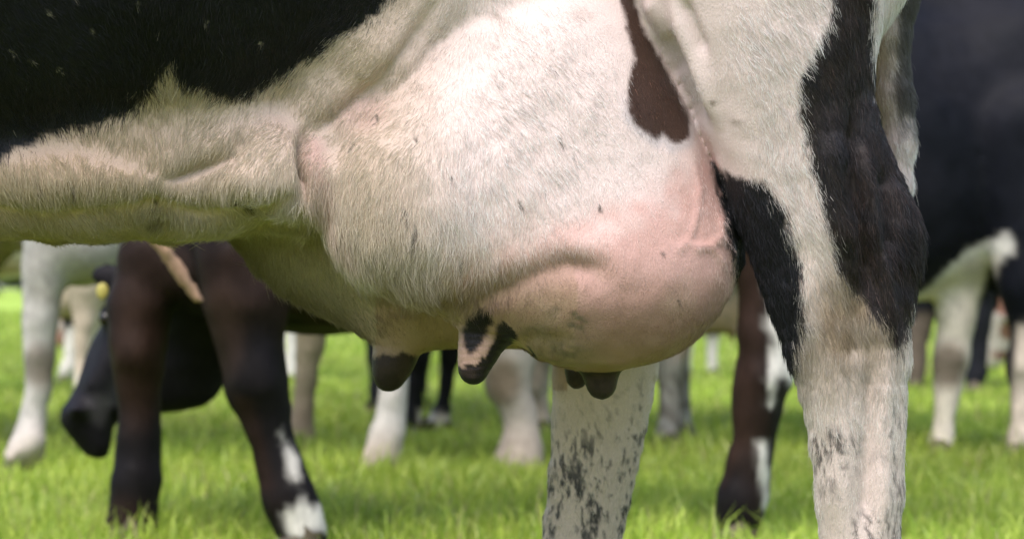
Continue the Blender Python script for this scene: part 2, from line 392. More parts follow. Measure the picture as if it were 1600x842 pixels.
# ------------------------------------------------------------------ the near cow
def near_cow():
    hx, hy, hz = .0042, .005, .0042
    X = np.concatenate([np.arange(-2.35, -0.62, .03), np.arange(-0.62, -0.155, hx), np.arange(-0.155, 0.115, .0027), np.arange(0.115, 0.53, hx), np.arange(0.53, 0.75, .012)])
    Y = np.concatenate([np.arange(-0.22, -0.1, .012), np.arange(-0.1, 0.62, hy), np.arange(0.62, 0.86, .015)])
    Z = np.concatenate([np.arange(-0.01, 0.255, .012), np.arange(0.255, 0.43, hz), np.arange(0.43, 0.545, .0027), np.arange(0.545, 0.90, hz), np.arange(0.90, 1.72, .028)])
    F = Field(X, Y, Z); ym = 0.30
    # trunk: barrel, chest, pelvis
    F.ell((-0.80, ym, 1.04), (0.98, 0.42, 0.43), .08)
    F.ell((-1.45, ym, 1.06), (0.38, 0.29, 0.40), .10)
    F.ell((0.12, ym + .02, 1.20), (0.50, 0.29, 0.30), .12)
    F.cone((-1.3, ym, 1.42), (0.35, ym, 1.40), .10, .10, .12)
    # neck and head, stretched out ahead of the frame
    F.cone((-1.55, ym, 1.18), (-2.0, ym - .02, 1.28), .22, .14, .08)
    F.cone((-2.0, ym - .02, 1.33), (-2.22, ym - .05, 1.12), .12, .075, .05)
    # belly floor towards the udder
    def B(u, v, y): return P3(u, v, y + 2.5)
    F.tube([(*B(-260, 228, .16), .085), (*B(0, 235, .15), .085), (*B(160, 242, .15), .082), (*B(300, 252, .16), .075), (*B(430, 258, .17), .062)], .05)
    F.tube([(*B(-200, 262, .36), .07), (*B(150, 268, .36), .065), (*B(400, 288, .36), .055)], .05)
    F.ell(B(125, 276, .085), (.115, .05, .036), .035)
    F.ell(B(425, 266, .095), (.055, .045, .048), .045)
    F.tube([(*B(-40, 318, .20), .024), (*B(85, 338, .20), .027), (*B(180, 322, .2), .022), (*B(260, 336, .2), .026), (*B(350, 328, .2), .022), (*B(470, 330, .22), .025)], .02)
    # the loose flank fold running down to the belly
    F.tube([(*B(800, -150, .14), .085), (*B(690, -30, .12), .07), (*B(600, 70, .115), .056), (*B(520, 155, .13), .047), (*B(450, 225, .15), .042)], .025)
    F.tube([(*B(420, -80, .16), .1), (*B(330, 60, .17), .09), (*B(300, 180, .18), .07)], .06)
    # udder: far half, then near half
    far = pxpoly([(322, 300), (352, 362), (404, 424), (470, 470), (540, 505), (590, 532), (650, 545), (740, 545), (800, 538), (860, 556), (900, 566),
                  (1000, 545), (1100, 480), (1165, 400), (1130, 200), (980, 40), (700, 0), (480, 150), (370, 260)], 2.92)
    F.inflate(smooth_poly(far, 2), .405, lambda z: .85, .03)
    near = pxpoly([(478, 215), (474, 262), (482, 318), (508, 362), (552, 412), (610, 450), (680, 482), (735, 505), (790, 520), (835, 552), (880, 570), (935, 572),
                   (990, 562), (1050, 538), (1105, 500), (1152, 448), (1176, 395), (1166, 330), (1140, 260), (1105, 190), (1060, 90), (1010, -20), (960, -110),
                   (830, -150), (720, -110), (645, 20), (575, 120), (515, 180)], 2.63)
    def kf(x, y, z):
        return .006 + .10 * sstep(.80, .92, z) * sstep(-.12, .02, x) + 0 * y + 0.02 * sstep(.56, .50, z)
    F.inflate(smooth_poly(near, 2), .195, lambda z: 1.15, .01, kf)
    # quarter bulges and the hollow above the fore teat
    F.ell(B(950, 450, .110), (.118, .09, .085), .07)
    F.ell(B(700, 330, .115), (.13, .085, .10), .07)
    # teats
    F.cone(B(765, 478, .125), B(757, 520, .118), .040, .021, .03)
    F.tube([(*B(759, 510, .118), .0225), (*B(748, 550, .113), .0180), (*B(740, 577, .112), .0168)], .012)
    F.cone(B(626, 512, .38), B(620, 548, .375), .044, .024, .03)
    F.tube([(*B(620, 540, .375), .025), (*B(614, 568, .372), .0215), (*B(608, 588, .37), .0190)], .012)
    F.tube([(*B(936, 548, .165), .022), (*B(939, 580, .16), .0160), (*B(941, 600, .16), .0166)], .012)
    F.tube([(*B(904, 548, .34), .020), (*B(902, 575, .335), .0135), (*B(901, 592, .335), .0135)], .012)
    # far hind leg (a step forward)
    fl = pxpoly([(880, 300), (868, 420), (868, 520), (866, 600), (862, 700), (855, 780), (846, 842), (842, 930), (838, 1000), (815, 1050), (800, 1105), (800, 1137),
                 (930, 1137), (950, 1050), (958, 1000), (962, 920), (970, 842), (985, 770), (1004, 700), (1018, 640), (1030, 560), (1042, 480), (1080, 330), (1180, 120), (980, 60)], 3.0)
    F.inflate(smooth_poly(fl, 2), .50, lambda z: .62 + .25 * float(sstep(.45, .8, z)), .02)
    F.ell((0.20, .50, .98), (.22, .11, .27), .06)
    # near hind leg with the thigh
    D = 2.60
    nl = pxpoly([(1004, -140), (1006, -40), (1034, 50), (1073, 140), (1112, 225), (1145, 310), (1172, 395), (1202, 470), (1240, 575), (1262, 640), (1275, 720),
                 (1282, 800), (1284, 900), (1286, 1020), (1280, 1090), (1250, 1150), (1225, 1210), (1225, 1245), (1400, 1245), (1425, 1160), (1424, 1090),
                 (1412, 1020), (1411, 900), (1411, 800), (1414, 700), (1419, 600), (1425, 520), (1437, 430), (1446, 372), (1438, 338), (1414, 285), (1384, 215), (1364, 150),
                 (1360, 0), (1366, -140), (1320, -330), (1080, -330)], D)
    F.inflate(smooth_poly(nl, 2), .115, lambda z: .66 + .30 * float(sstep(.55, .86, z)), .006,
              lambda x, y, z: .008 + .09 * sstep(.84, 1.0, z) + 0 * x + 0 * y)
    F.ell((0.28, .13, 1.02), (.20, .12, .22), .05)
    # fore legs, ahead of the frame
    for y, dx in ((.14, 0.0), (.46, -.14)):
        F.tube([(-1.42 + dx, y, .85, .12), (-1.40 + dx, y, .55, .062), (-1.42 + dx, y, .40, .052), (-1.42 + dx, y, .18, .036), (-1.44 + dx, y, .10, .044), (-1.48 + dx, y, .035, .05)], .03)
    # tail
    F.tube([(.42, ym, 1.42, .045), (.475, ym, 1.30, .036), (.478, ym, 1.0, .030), (PX(1394, 2.8), ym, PZ(60, 2.8), .021), (PX(1398, 2.8), ym, PZ(150, 2.8), .021),
            (PX(1403, 2.8), ym, PZ(225, 2.8), .018), (PX(1396, 2.8), ym, PZ(290, 2.8), .017), (PX(1372, 2.8), ym, PZ(370, 2.8), .017), (PX(1345, 2.8), ym, PZ(450, 2.8), .010)], .012)
    V, Q = F.mesh(3)
    N = normals(V, Q)
    # veins, wrinkles and tendons raised or sunk in the skin
    nearside = sstep(0.25, -0.15, N[:, 1]) * (V[:, 1] < .33)
    disp = np.zeros(len(V))
    def stroke(pts, d, amp, sig, taper=True):
        nonlocal disp
        r, t = line_d(V[:, 0], V[:, 2], pxpoly(pts, d))
        a = amp * np.exp(-(r / sig) ** 2)
        if taper: a = a * np.clip(4 * np.minimum(t, 1 - t) + .25, 0, 1)
        disp += a * nearside
    stroke([(1148, 335), (1130, 345), (1128, 370), (1108, 385), (1088, 388), (1072, 378)], 2.56, .0034, .0037)
    stroke([(1108, 385), (1125, 400), (1135, 420)], 2.56, .0028, .0035)
    stroke([(1072, 378), (1085, 350), (1092, 320)], 2.56, .0022, .0035)
    stroke([(1030, 20), (1075, 110), (1110, 190)], 2.55, -.010, .006); stroke([(1050, 0), (1090, 100), (1125, 190)], 2.55, .009, .007)
    stroke([(1066, 0), (1102, 85)], 2.55, -.009, .005); stroke([(1016, -10), (1048, 60)], 2.55, .008, .006)
    stroke([(1338, 150), (1335, 260), (1352, 370), (1378, 470)], 2.54, -.013, .010); stroke([(1352, 240), (1366, 330), (1392, 440), (1404, 520)], 2.54, .010, .008)
    stroke([(1300, 200), (1310, 300), (1335, 400)], 2.54, .012, .016)
    stroke([(1390, 250), (1398, 330), (1392, 400)], 2.54, -.011, .012)
    stroke([(1260, 430), (1300, 560), (1318, 700), (1322, 842)], 2.54, .010, .015); stroke([(1368, 540), (1366, 700), (1360, 842)], 2.54, -.010, .010); stroke([(1395, 560), (1394, 700), (1392, 842)], 2.54, .005, .008); stroke([(1350, 420), (1345, 500), (1352, 570)], 2.54, -.006, .014)
    stroke([(690, 0), (640, 75), (592, 132), (520, 185), (484, 214)], 2.58, -.009, .009)
    stroke([(474, 208), (478, 250), (482, 305)], 2.6, -.026, .0055)
    stroke([(250, 282), (330, 270), (395, 235)], 2.6, -.005, .016); stroke([(235, 300), (270, 335), (250, 365)], 2.6, -.006, .012)
    stroke([(720, 488), (775, 452), (830, 428), (885, 412), (930, 424), (948, 455)], 2.52, -.0055, .014)
    stroke([(740, 445), (800, 412), (860, 388), (930, 385), (975, 415)], 2.52, .003, .018)
    stroke([(1092, 320), (1098, 290), (1085, 250)], 2.54, .002, .0045); stroke([(1072, 378), (1058, 392)], 2.54, .0022, .0035); stroke([(1128, 370), (1150, 385), (1160, 405)], 2.56, .0022, .0035)
    stroke([(780, 560), (840, 530), (900, 535)], 2.54, -.003, .010)
    for q in range(7): stroke([(712 + 3 * q, 520 + 11 * q), (790 - 3 * q, 522 + 10 * q)], 2.58, -.0013, .0022, False)
    stroke([(600, 260), (640, 200), (720, 150)], 2.55, .003, .03)
    stroke([(-60, 322), (60, 338), (150, 334), (240, 328), (330, 336), (420, 330), (470, 305)], 2.6, -.010, .008, False)
    stroke([(262, 294), (310, 268), (360, 238), (402, 200)], 2.57, -.009, .010)
    stroke([(0, 226), (120, 226), (220, 248), (270, 285)], 2.56, -.008, .018)
    stroke([(330, 300), (380, 286), (440, 292)], 2.57, .006, .016)
    nz = fbm(V, 0.11, 3) * .0035 + fbm(V + 3, 0.03, 2) * .0009
    leg = sstep(.53, .42, V[:, 2]) * 0.5
    near_crease = sstep(.016, .006, line_d(V[:, 0], V[:, 2], pxpoly([(985, -60), (1005, 0), (1050, 95), (1108, 195), (1136, 265), (1165, 350)], 2.55))[0]) * (V[:, 1] < .3)
    V = V + N * (disp + nz * (1 - leg))[:, None]
    for _ in range(3): V = V + (laplace(V, Q, .5) - V) * near_crease[:, None]
    N = normals(V, Q)
    return V, Q, N

BLACK_SIDE = [(-2400, -800), (-2400, 300), (-300, 300), (-60, 262), (0, 240), (60, 206), (130, 196), (200, 168), (236, 128), (262, 98), (276, 128), (300, 136), (350, 150), (400, 128), (450, 100), (520, 58), (560, 32), (600, 0), (660, -60), (760, -260), (760, -800)]
PATCH_UDDER = [(962, -60), (974, 0), (984, 42), (998, 78), (986, 112), (980, 150), (986, 182), (1006, 202), (1030, 218), (1042, 207), (1054, 224), (1080, 216), (1088, 188), (1070, 140), (1048, 96), (1022, 56), (1000, 10), (990, -60)]
PATCH_SHANK = [(1120, 250), (1145, 272), (1190, 286), (1222, 330), (1248, 398), (1256, 470), (1250, 556), (1244, 592), (1220, 560), (1180, 470), (1150, 400), (1130, 320)]
PATCH_HAM = [(1292, -140), (1296, 0), (1298, 48), (1272, 84), (1254, 130), (1250, 170), (1266, 232), (1284, 290), (1298, 352), (1318, 426), (1360, 474), (1392, 508), (1402, 540), (1420, 545), (1480, 420), (1480, 330), (1400, 150), (1372, 60), (1372, -140)]
def near_pigment(p, hair):
    """coat (hair=True) or skin (hair=False) colour at points p on the near cow"""
    n = len(p); x, y, z = p.T
    s2 = fbm(p, .02, 3); s3 = fbm(p + 5, .007, 2)
    wob = .004 * s2 + .0025 * s3 + (.004 * rng.standard_normal(n) if hair else 0)
    c = np.repeat(CREAM[None], n, 0)
    d0 = 2.54
    u = 800 + x / d0 * FPX; v = HOR - (z - CAM_Z) / d0 * FPX        # plan position on the side of the body
    # warm white of the udder and thigh
    wh = sstep(560, 700, u) * sstep(460, 330, v)
    c = mixc(c, wh, WHITE)
    lg = ((u > 1190) & (v > 280) & (y < .3)).astype(float) * sstep(280, 420, v)
    c = mixc(c, lg, (0.73, 0.67, 0.625))
    flg = (y > .40) * (x > -.05) * (x < .32) * (z < .52)
    c = mixc(c, flg * .9, (0.70, 0.62, 0.50))
    yel = sstep(420, 200, u) * .6 + sstep(250, 120, np.abs(u - 500)) * .25
    c = mixc(c, np.clip(yel * 1.5, 0, .9), (0.53, 0.43, 0.285))
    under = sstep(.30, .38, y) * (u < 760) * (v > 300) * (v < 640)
    c = mixc(c, under * .88, (0.20, 0.15, 0.088))  # far lobe underside: dirty brown skin, plus shade painted into the pigment
    # soft pink skin zones
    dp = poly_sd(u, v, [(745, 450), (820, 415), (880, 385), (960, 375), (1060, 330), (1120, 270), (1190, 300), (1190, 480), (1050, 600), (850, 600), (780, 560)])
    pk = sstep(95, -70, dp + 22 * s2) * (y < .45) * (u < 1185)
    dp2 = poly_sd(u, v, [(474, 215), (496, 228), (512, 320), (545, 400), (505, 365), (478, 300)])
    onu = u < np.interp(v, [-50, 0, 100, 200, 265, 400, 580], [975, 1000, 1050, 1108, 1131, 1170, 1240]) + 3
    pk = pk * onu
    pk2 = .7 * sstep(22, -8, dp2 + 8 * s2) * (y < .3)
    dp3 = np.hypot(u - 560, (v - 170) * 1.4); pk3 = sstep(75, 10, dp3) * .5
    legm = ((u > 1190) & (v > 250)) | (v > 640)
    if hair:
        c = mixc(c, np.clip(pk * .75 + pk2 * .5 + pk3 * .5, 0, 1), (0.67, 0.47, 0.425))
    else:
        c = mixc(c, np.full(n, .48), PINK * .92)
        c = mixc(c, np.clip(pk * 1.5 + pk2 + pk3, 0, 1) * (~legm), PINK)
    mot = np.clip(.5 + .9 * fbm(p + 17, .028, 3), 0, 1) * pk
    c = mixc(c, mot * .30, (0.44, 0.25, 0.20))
    c = mixc(c, sstep(395, 520, v) * pk * np.clip(.88 + .2 * s2, 0, 1), (0.285, 0.165, 0.125))  # brown dirt and shade both painted in towards the udder floor
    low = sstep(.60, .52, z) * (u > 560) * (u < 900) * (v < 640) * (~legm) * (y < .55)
    c = mixc(c, low * (.7 if hair else .85), (0.35, 0.22, 0.15))  # lower udder: brown skin with its shadow mixed into the colour
    # dirt stains
    st = np.clip(fbm(p + 11, .05, 3) * 1.4 - .15, 0, 1)
    c = mixc(c, st * .22 * sstep(300, 420, v), (0.42, 0.34, 0.24))
    dirtline = np.exp(-(line_d(u, v, [(690, 470), (760, 462), (830, 425), (885, 402), (935, 418), (945, 450)])[0] / 13) ** 2) * np.clip(.6 + s2, 0, 1)
    c = mixc(c, np.clip(dirtline * .65, 0, 1) * (y < .3), (0.24, 0.15, 0.10))
    for (a, b, r, q) in ((903, 500, 17, .35), (897, 489, 5, 1.2), (905, 496, 6, 1.2), (893, 508, 7, 1.1), (908, 511, 9, 1.2), (914, 503, 4, 1.1), (868, 482, 8, .8), (862, 490, 12, .4), (880, 552, 45, .6), (845, 512, 22, .35), (230, 342, 20, .8), (375, 318, 9, .8), (778, 24, 14, .5), (915, 20, 16, .4), (1117, 158, 7, .8), (1152, 190, 9, .6), (540, 432, 12, .3), (830, 520, 30, .35)):
        m = np.exp(-(((u - a) / r) ** 2 + ((v - b) / (r * .55)) ** 2)) * (y < .3)
        c = mixc(c, np.clip(m * q * (1 + .9 * s3), 0, 1), DIRT)
    # seed husks and bits of straw caught in the coat
    for (a, b, e, f) in ((586, 178, 588, 187), (650, 219, 652, 223), (631, 330, 636, 337), (650, 355, 645, 378), (811, 316, 813, 324), (873, 218, 876, 226), (862, 108, 864, 110), (792, 252, 794, 254), (706, 278, 707, 283), (113, 284, 117, 300), (62, 292, 64, 296), (375, 314, 380, 320), (937, 325, 938, 330), (895, 246, 896, 248), (545, 430, 549, 436), (1034, 398, 1036, 400), (548, 220, 550, 224), (232, 312, 234, 315), (1060, 470, 1062, 472), (720, 402, 722, 412)):
        m = sstep(3.2, 1.8, line_d(u, v, [(a, b), (e, f)])[0]) * (y < .25)
        c = mixc(c, m * .9, (0.06, 0.045, 0.035))
    flecks = [(230, 18), (100, 35), (200, 147), (64, 102), (104, 116), (136, 9), (38, 90), (262, 52), (50, 215), (20, 200), (160, 60), (330, 40), (410, 70)]
    # black coat
    k = np.zeros(n)
    def patch(poly, d, w=.0025, ymax=.3):
        return sstep(w, -w, poly_sd(x, z, pxpoly(poly, d)) + wob) * (y < ymax)
    k = np.maximum(k, patch(BLACK_SIDE, 2.5, .003, .55))
    k = np.maximum(k, patch(PATCH_SHANK, 2.56, .0035, .28)); k = np.maximum(k, patch(PATCH_HAM, 2.525, .003, .235))
    c = mixc(c, k, BLACK * .8 if not hair else BLACK * 1.5)
    ham = patch(PATCH_HAM, 2.525, .003, .235) * np.clip(.5 + .6 * s2 + .35 * np.exp(-((u - 1350) / 25) ** 2), 0, 1)
    c = mixc(c, patch(PATCH_HAM, 2.525, .003, .235) * .9, (0.019, 0.016, 0.0185))  # ham black lifted: sun and sky light put into its pigment
    c = mixc(c, ham * .5, (0.045, 0.028, 0.022))
    for a, b in flecks:
        c = mixc(c, sstep(3.0, 1.6, np.hypot(u - a, v - b)) * (y < .25) * .8, (0.45, 0.38, 0.30))
    ku = sstep(.003, -.003, poly_sd(x, z, pxpoly(smooth_poly(PATCH_UDDER, 1), 2.53)) + .55 * wob) * (y < .2)
    c = mixc(c, ku, BROWN * 1.25 if hair else BROWN * .85)
    rim = sstep(.012, .003, poly_sd(x, z, pxpoly(PATCH_UDDER, 2.53))) * (y < .2) * (1 - ku) * sstep(120, 200, v)
    c = mixc(c, rim * .45, (0.34, 0.34, 0.37))
    # back and top of the cow: black
    c = mixc(c, sstep(1.12, 1.18, z + .06 * fbm(p, .15)), BLACK)
    # hock: dun staining and mud flecks on both hind legs
    hk = sstep(120, 30, np.hypot((u - 1340) * 1.0, (v - 510) * .75)) * (y < .3) * (1 - k)
    c = mixc(c, np.clip(hk * (.85 + .3 * s2), 0, 1), (0.30, 0.225, 0.155))
    hk2 = sstep(45, 8, np.hypot((u - 1262) * 1.5, (v - 590) * .5)) * (y < .3) * (1 - k)
    c = mixc(c, np.clip(hk2 * .5, 0, 1), (0.30, 0.24, 0.18))
    sq = p * np.array([1.0, 1.0, .5])
    fl = np.clip((vnoise(sq + 2, .0040) + .7 * vnoise(sq + 9, .0022) + .6 * vnoise(sq + 5, .022)) * 2.6 - .5, 0, 1) * (1.0 if hair else .8)
    mud_far = (y > .40) * (y < .62) * (x > -.05) * (x < .30) * sstep(.47, .27, z + .03 * s2 - .12 * (x - .12)) * (z < .52)
    edge_far = (y > .40) * (z < .45) * sstep(.155, .185, x + .15 * (.30 - z)) * .6
    c = mixc(c, np.clip(fl * np.clip(mud_far * 1.5 + edge_far, 0, 1.3), 0, .95), (0.035, 0.032, 0.034))
    mud_near = (y < .3) * (u > 1225) * sstep(560, 650, v) * np.clip(vnoise(p + 31, .05) * 2.2 - .25, 0, 1) + (y < .3) * sstep(1380, 1405, u) * sstep(600, 660, v) * .7
    c = mixc(c, np.clip(fl * mud_near, 0, .9), (0.06, 0.05, 0.045))
    # teats
    def teat(a, b, d, r, top):
        return (np.hypot(x - PX(a, d), (y - (d - 2.5))) < r) * sstep(.005, -.004, z - PZ(top, d) - .006 * s2 - .006 * s3)
    for a, b, d, r, top in ((612, 0, 2.87, .05, 556), (940, 0, 2.66, .027, 572), (902, 0, 2.84, .03, 568)):
        tm = teat(a, b, d, r, top); c = mixc(c, tm * .97, (0.015, 0.010, 0.010)); c = mixc(c, tm * np.clip(s2 * 1.5 - .2, 0, .6), (0.055, 0.034, 0.030))
    # near fore teat: two black tongues around a pink stripe
    near_t = (np.hypot(x - PX(752, 2.61), (y - .115)) < .06)
    tip = sstep(.003, -.003, z - PZ(564, 2.61) - .006 * s3 - .25 * (x - PX(740, 2.6)))
    t1 = sstep(.0035, -.003, poly_sd(x, z, pxpoly([(722, 520), (730, 495), (744, 484), (768, 483), (769, 503), (758, 528), (747, 550), (735, 554), (724, 542)], 2.59)) + .003 * s3)
    t2 = sstep(.0035, -.003, poly_sd(x, z, pxpoly([(818, 491), (792, 494), (778, 508), (770, 530), (759, 556), (750, 575), (772, 592), (788, 560), (808, 528)], 2.59)) + .003 * s3)
    tk = np.clip(np.maximum(np.maximum(tip * (z < .5), t1), t2), 0, 1) * near_t * (y < .2)
    c = mixc(c, tk, (0.014, 0.010, 0.011)); c = mixc(c, tk * np.clip(s2 * 1.5 - .2, 0, .5), (0.055, 0.034, 0.030))
    c = mixc(c, near_t * (1 - tk) * sstep(.505, .488, z) * .8, (0.50, 0.31, 0.25))
    # tail
    tl = (x > .40) * (y > .245) * (z > .48)
    c = mixc(c, tl * sstep(PZ(215, 2.8), PZ(170, 2.8), z + .02 * s2) * sstep(.437, .449, x + .01 * s2) * .9, (0.05, 0.045, 0.04))
    c = mixc(c, tl * sstep(.455, .425, x) * .35, (0.66, 0.44, 0.30))  # warm backlight painted along the left edge
    c = mixc(c, sstep(.075, .055, z), (0.09, 0.07, 0.05))
    if hair:
        dk = c.mean(1) < .07
        c[dk] *= rng.lognormal(.08, .5, (dk.sum(), 1)) * (1 + np.array([[.10, .0, -.04]]) * rng.standard_normal((dk.sum(), 1)))
        c = c * (1 + .15 * rng.standard_normal((n, 1))).clip(.55, 1.3)
    return np.clip(c, .004, .88)

# hair lie: (u, v) on the side of the body -> direction (right, down), length mm, density
LIE = np.array([
    (100, 80, 0.55, 0.85, 11, 1), (400, 60, 0.25, 1, 11.9, 1), (280, 130, -0.1, 1, 17, 1), (60, 200, 0.2, 1, 14.4, 1),
    (100, 290, 0.05, 1, 17.8, 1), (230, 200, -0.25, 1, 17, 1), (330, 220, -0.45, 0.9, 15.3, 1), (300, 310, -0.1, 1, 18, 1), (430, 180, -0.65, 0.8, 14.4, 1), (430, 290, -0.35, 1, 17, 1),
    (560, 110, -0.75, 0.75, 11.9, 1), (640, 40, -0.7, 0.75, 10.2, 1), (500, 220, -0.7, 0.7, 11.9, 1),
    (600, 200, -0.75, 0.6, 11.9, 1), (560, 290, -0.25, 1, 17, 1), (690, 160, -0.1, 0.6, 11.9, 1), (700, 290, 0.15, 1, 15.3, 1), (800, 180, 0.7, 0.6, 15, 1), (850, 280, 0.5, 0.85, 15, 1), (900, 120, 0.75, 0.65, 13, 1), (960, 280, 0.35, 0.95, 11, 1),
    (505, 330, 0.1, 1, 27, 0.9), (540, 390, 0.15, 1, 28, 1), (640, 430, 0.05, 1, 27, 1), (740, 440, -0.2, 1, 17, 0.9), (700, 360, 0.1, 1, 22, 1), (800, 380, -0.15, 1, 13, 0.9), (890, 340, 0.1, 1, 11, 0.9),
    (1000, 340, 0.1, 1, 8, 0.8), (1080, 300, 0.1, 1, 8, 0.8), (1120, 400, 0.1, 1, 7.5, 0.8), (1000, 430, 0.05, 1, 8.5, 0.85), (900, 480, -0.1, 1, 7, 0.7), (1000, 520, 0.1, 1, 6.5, 0.7), (830, 520, -0.2, 1, 7, 0.65), (760, 560, 0, 1, 2, 0.1), (940, 590, 0, 1, 2, 0.05), (612, 590, 0, 1, 2, 0.05), (620, 540, 0.1, 1, 6, 0.5),
    (1040, 120, 0.15, 1, 9, 1), (1060, 30, 0.4, 1, 6, 1), (1110, 205, 0.3, 1, 4, 0.4), (1052, 90, 0.3, 1, 4, 0.5), (1130, 262, 0.2, 1, 5, 0.5), (1015, 15, 0.3, 1, 4, 0.6), (1180, 80, 0.6, 0.8, 15.6, 1), (1210, 220, 0.5, 0.9, 16.9, 1), (1250, 330, 0.4, 0.95, 16.9, 1), (1340, 150, 0.3, 1, 14.3, 1), (1400, 330, 0.15, 1, 15.6, 1), (1440, 370, 0.5, 0.8, 23.4, 1),
    (1180, 340, 0.35, 1, 15.6, 1), (1240, 520, 0.3, 1, 19.5, 1), (1340, 480, 0.25, 1, 16.9, 1), (1300, 600, 0.1, 1, 13, 1), (1340, 760, 0.05, 1, 9.1, 1),
    (930, 620, 0.05, 1, 9.1, 1), (930, 800, 0, 1, 10.4, 1), (1395, 100, 0.15, 1, 16.9, 1),
    (380, 400, -0.2, 1, 24, 1), (480, 450, 0.2, 1, 19, 1), (560, 500, 0.3, 1, 12, 0.8), (680, 520, 0.1, 1, 8, 0.7)], float)
def fur(parent, V, Q, N):
    win = (V[:, 0] > -.66) & (V[:, 0] < .56) & (V[:, 2] > .235) & (V[:, 2] < .95)
    qm = win[Q].all(1) & (N[Q, 1].mean(1) < .35); q = Q[qm]
    T = np.concatenate([q[:, [0, 1, 2]], q[:, [0, 2, 3]]])
    a, b, c = V[T[:, 0]], V[T[:, 1]], V[T[:, 2]]
    ar = np.linalg.norm(np.cross(b - a, c - a), axis=1) * .5
    NH = 600000
    t = rng.choice(len(T), NH, p=ar / ar.sum())
    r1 = np.sqrt(rng.random(NH)); r2 = rng.random(NH)
    w0, w1, w2 = (1 - r1)[:, None], (r1 * (1 - r2))[:, None], (r1 * r2)[:, None]
    p = a[t] * w0 + b[t] * w1 + c[t] * w2
    n = N[T[t, 0]] * w0 + N[T[t, 1]] * w1 + N[T[t, 2]] * w2
    n /= np.linalg.norm(n, axis=1)[:, None]
    u = 800 + p[:, 0] / 2.56 * FPX; v = HOR - (p[:, 2] - CAM_Z) / 2.56 * FPX
    W = np.zeros(NH); A = np.zeros((NH, 4))
    for r in LIE:
        w = 1.0 / (((u - r[0]) ** 2 + (v - r[1]) ** 2) + 500.0) ** 1.6
        W += w; A += w[:, None] * r[2:6]
    A /= W[:, None]
    keep = rng.random(NH) < A[:, 3]
    for a, d, r, top in ((612, 2.87, .05, 552), (940, 2.66, .027, 566), (902, 2.84, .03, 562), (752, 2.61, .045, 505)):
        keep &= ~((np.hypot(p[:, 0] - PX(a, d), p[:, 1] - (d - 2.5)) < r) & (p[:, 2] < PZ(top, d)))
    p, n, A, u, v = p[keep], n[keep], A[keep], u[keep], v[keep]; m = len(p)
    sw = fbm(p, .06, 2)[:, None]; sw2 = fbm(p + 4, .022, 2)[:, None]; sw3 = fbm(p + 8, .008, 2)[:, None]
    d = np.stack([A[:, 0], np.full(m, .0), -A[:, 1]], 1)
    d[:, 0:1] += .32 * sw + .25 * sw2 + .16 * sw3; d += .12 * rng.standard_normal((m, 3))
    d[:, 2] -= .05
    tan = d - n * (d * n).sum(1)[:, None]; tan /= np.maximum(np.linalg.norm(tan, axis=1), 1e-6)[:, None]
    lift = np.radians(np.clip(10.5 + 5.5 * rng.standard_normal(m) + 5 * sw3[:, 0], 2, 45))[:, None]
    L = (A[:, 2] * (.00068 + .00018 * sstep(19, 27, A[:, 2])) * np.clip(rng.lognormal(-.05, .28, m), .4, 1.8))[:, None]
    stray = rng.random(m) < .012; L[stray] *= 1.35; lift[stray] *= 1.8
    side = np.cross(n, tan)
    bend = (.35 * rng.standard_normal(m)[:, None] + .3 * sw3)
    pts = np.zeros((m, 4, 3), f32)
    for k, s in enumerate((0, .33, .67, 1.0)):
        up = np.sin(lift) * s * (1 - .35 * s); fo = np.cos(lift) * s
        pts[:, k] = p - n * .0006 + L * (tan * fo + n * up + side * bend * s * s * .35)
        pts[:, k, 2:3] -= L * .10 * s * s
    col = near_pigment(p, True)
    hc = bpy.data.hair_curves.new('fur')
    hc.add_curves([4] * m)
    hc.attributes['position'].data.foreach_set('vector', pts.ravel())
    rad = hc.attributes.new('radius', 'FLOAT', 'POINT')
    base = (.000165 * rng.uniform(.7, 1.3, m) * np.clip(A[:, 2] / 12, .6, 1.15))[:, None] * np.array([[1, .95, .75, .22]])
    rad.data.foreach_set('value', base.astype(f32).ravel())
    ca = hc.attributes.new('coat', 'FLOAT_COLOR', 'CURVE')
    cc = np.ones((m, 4), f32); cc[:, :3] = col; ca.data.foreach_set('color', cc.ravel())
    hc.materials.append(M_FUR)
    return obj('fur', hc, parent)

NV, NQ, NN = near_cow()
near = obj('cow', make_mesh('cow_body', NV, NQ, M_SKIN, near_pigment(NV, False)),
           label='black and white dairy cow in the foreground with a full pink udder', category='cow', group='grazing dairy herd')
fur(near, NV, NQ, NN)

# ------------------------------------------------------------------ the herd behind
def hoof_mesh():
    V, Q = [], []; ns, nr = 10, 5
    for s in (-1, 1):
        b = len(V)
        for r in range(nr):
            t = r / (nr - 1)
            h = .072 * t; gx = .060 * (1 - .38 * t); gy = .030 * (1 - .22 * t)
            for k in range(ns):
                a = 2 * math.pi * k / ns
                cx, sy = math.cos(a), math.sin(a)
                V.append((.012 - .028 * t + gx * cx * (1.12 if cx > 0 else .8), s * .029 + gy * sy, h * (1 - .25 * (cx < 0)) + .001))
        for r in range(nr - 1):
            for k in range(ns):
                k2 = (k + 1) % ns
                Q.append((b + r * ns + k, b + r * ns + k2, b + (r + 1) * ns + k2, b + (r + 1) * ns + k))
    return make_mesh('hoof', np.array(V), np.array(Q), M_HOOF)
HOOF = hoof_mesh()
def add_hoof(parent, x, y, th, s=1.0):
    o = obj('hoof', HOOF, parent); o.location = (x, y, 0); o.rotation_euler = (0, 0, th); o.scale = (s, s, s)
    return o

for fx, fy in ((PX(1305, 2.6), .115), (PX(850, 3.0), .50), (-1.46, .14), (-1.60, .46)):
    add_hoof(near, fx, fy, math.pi, 1.12)

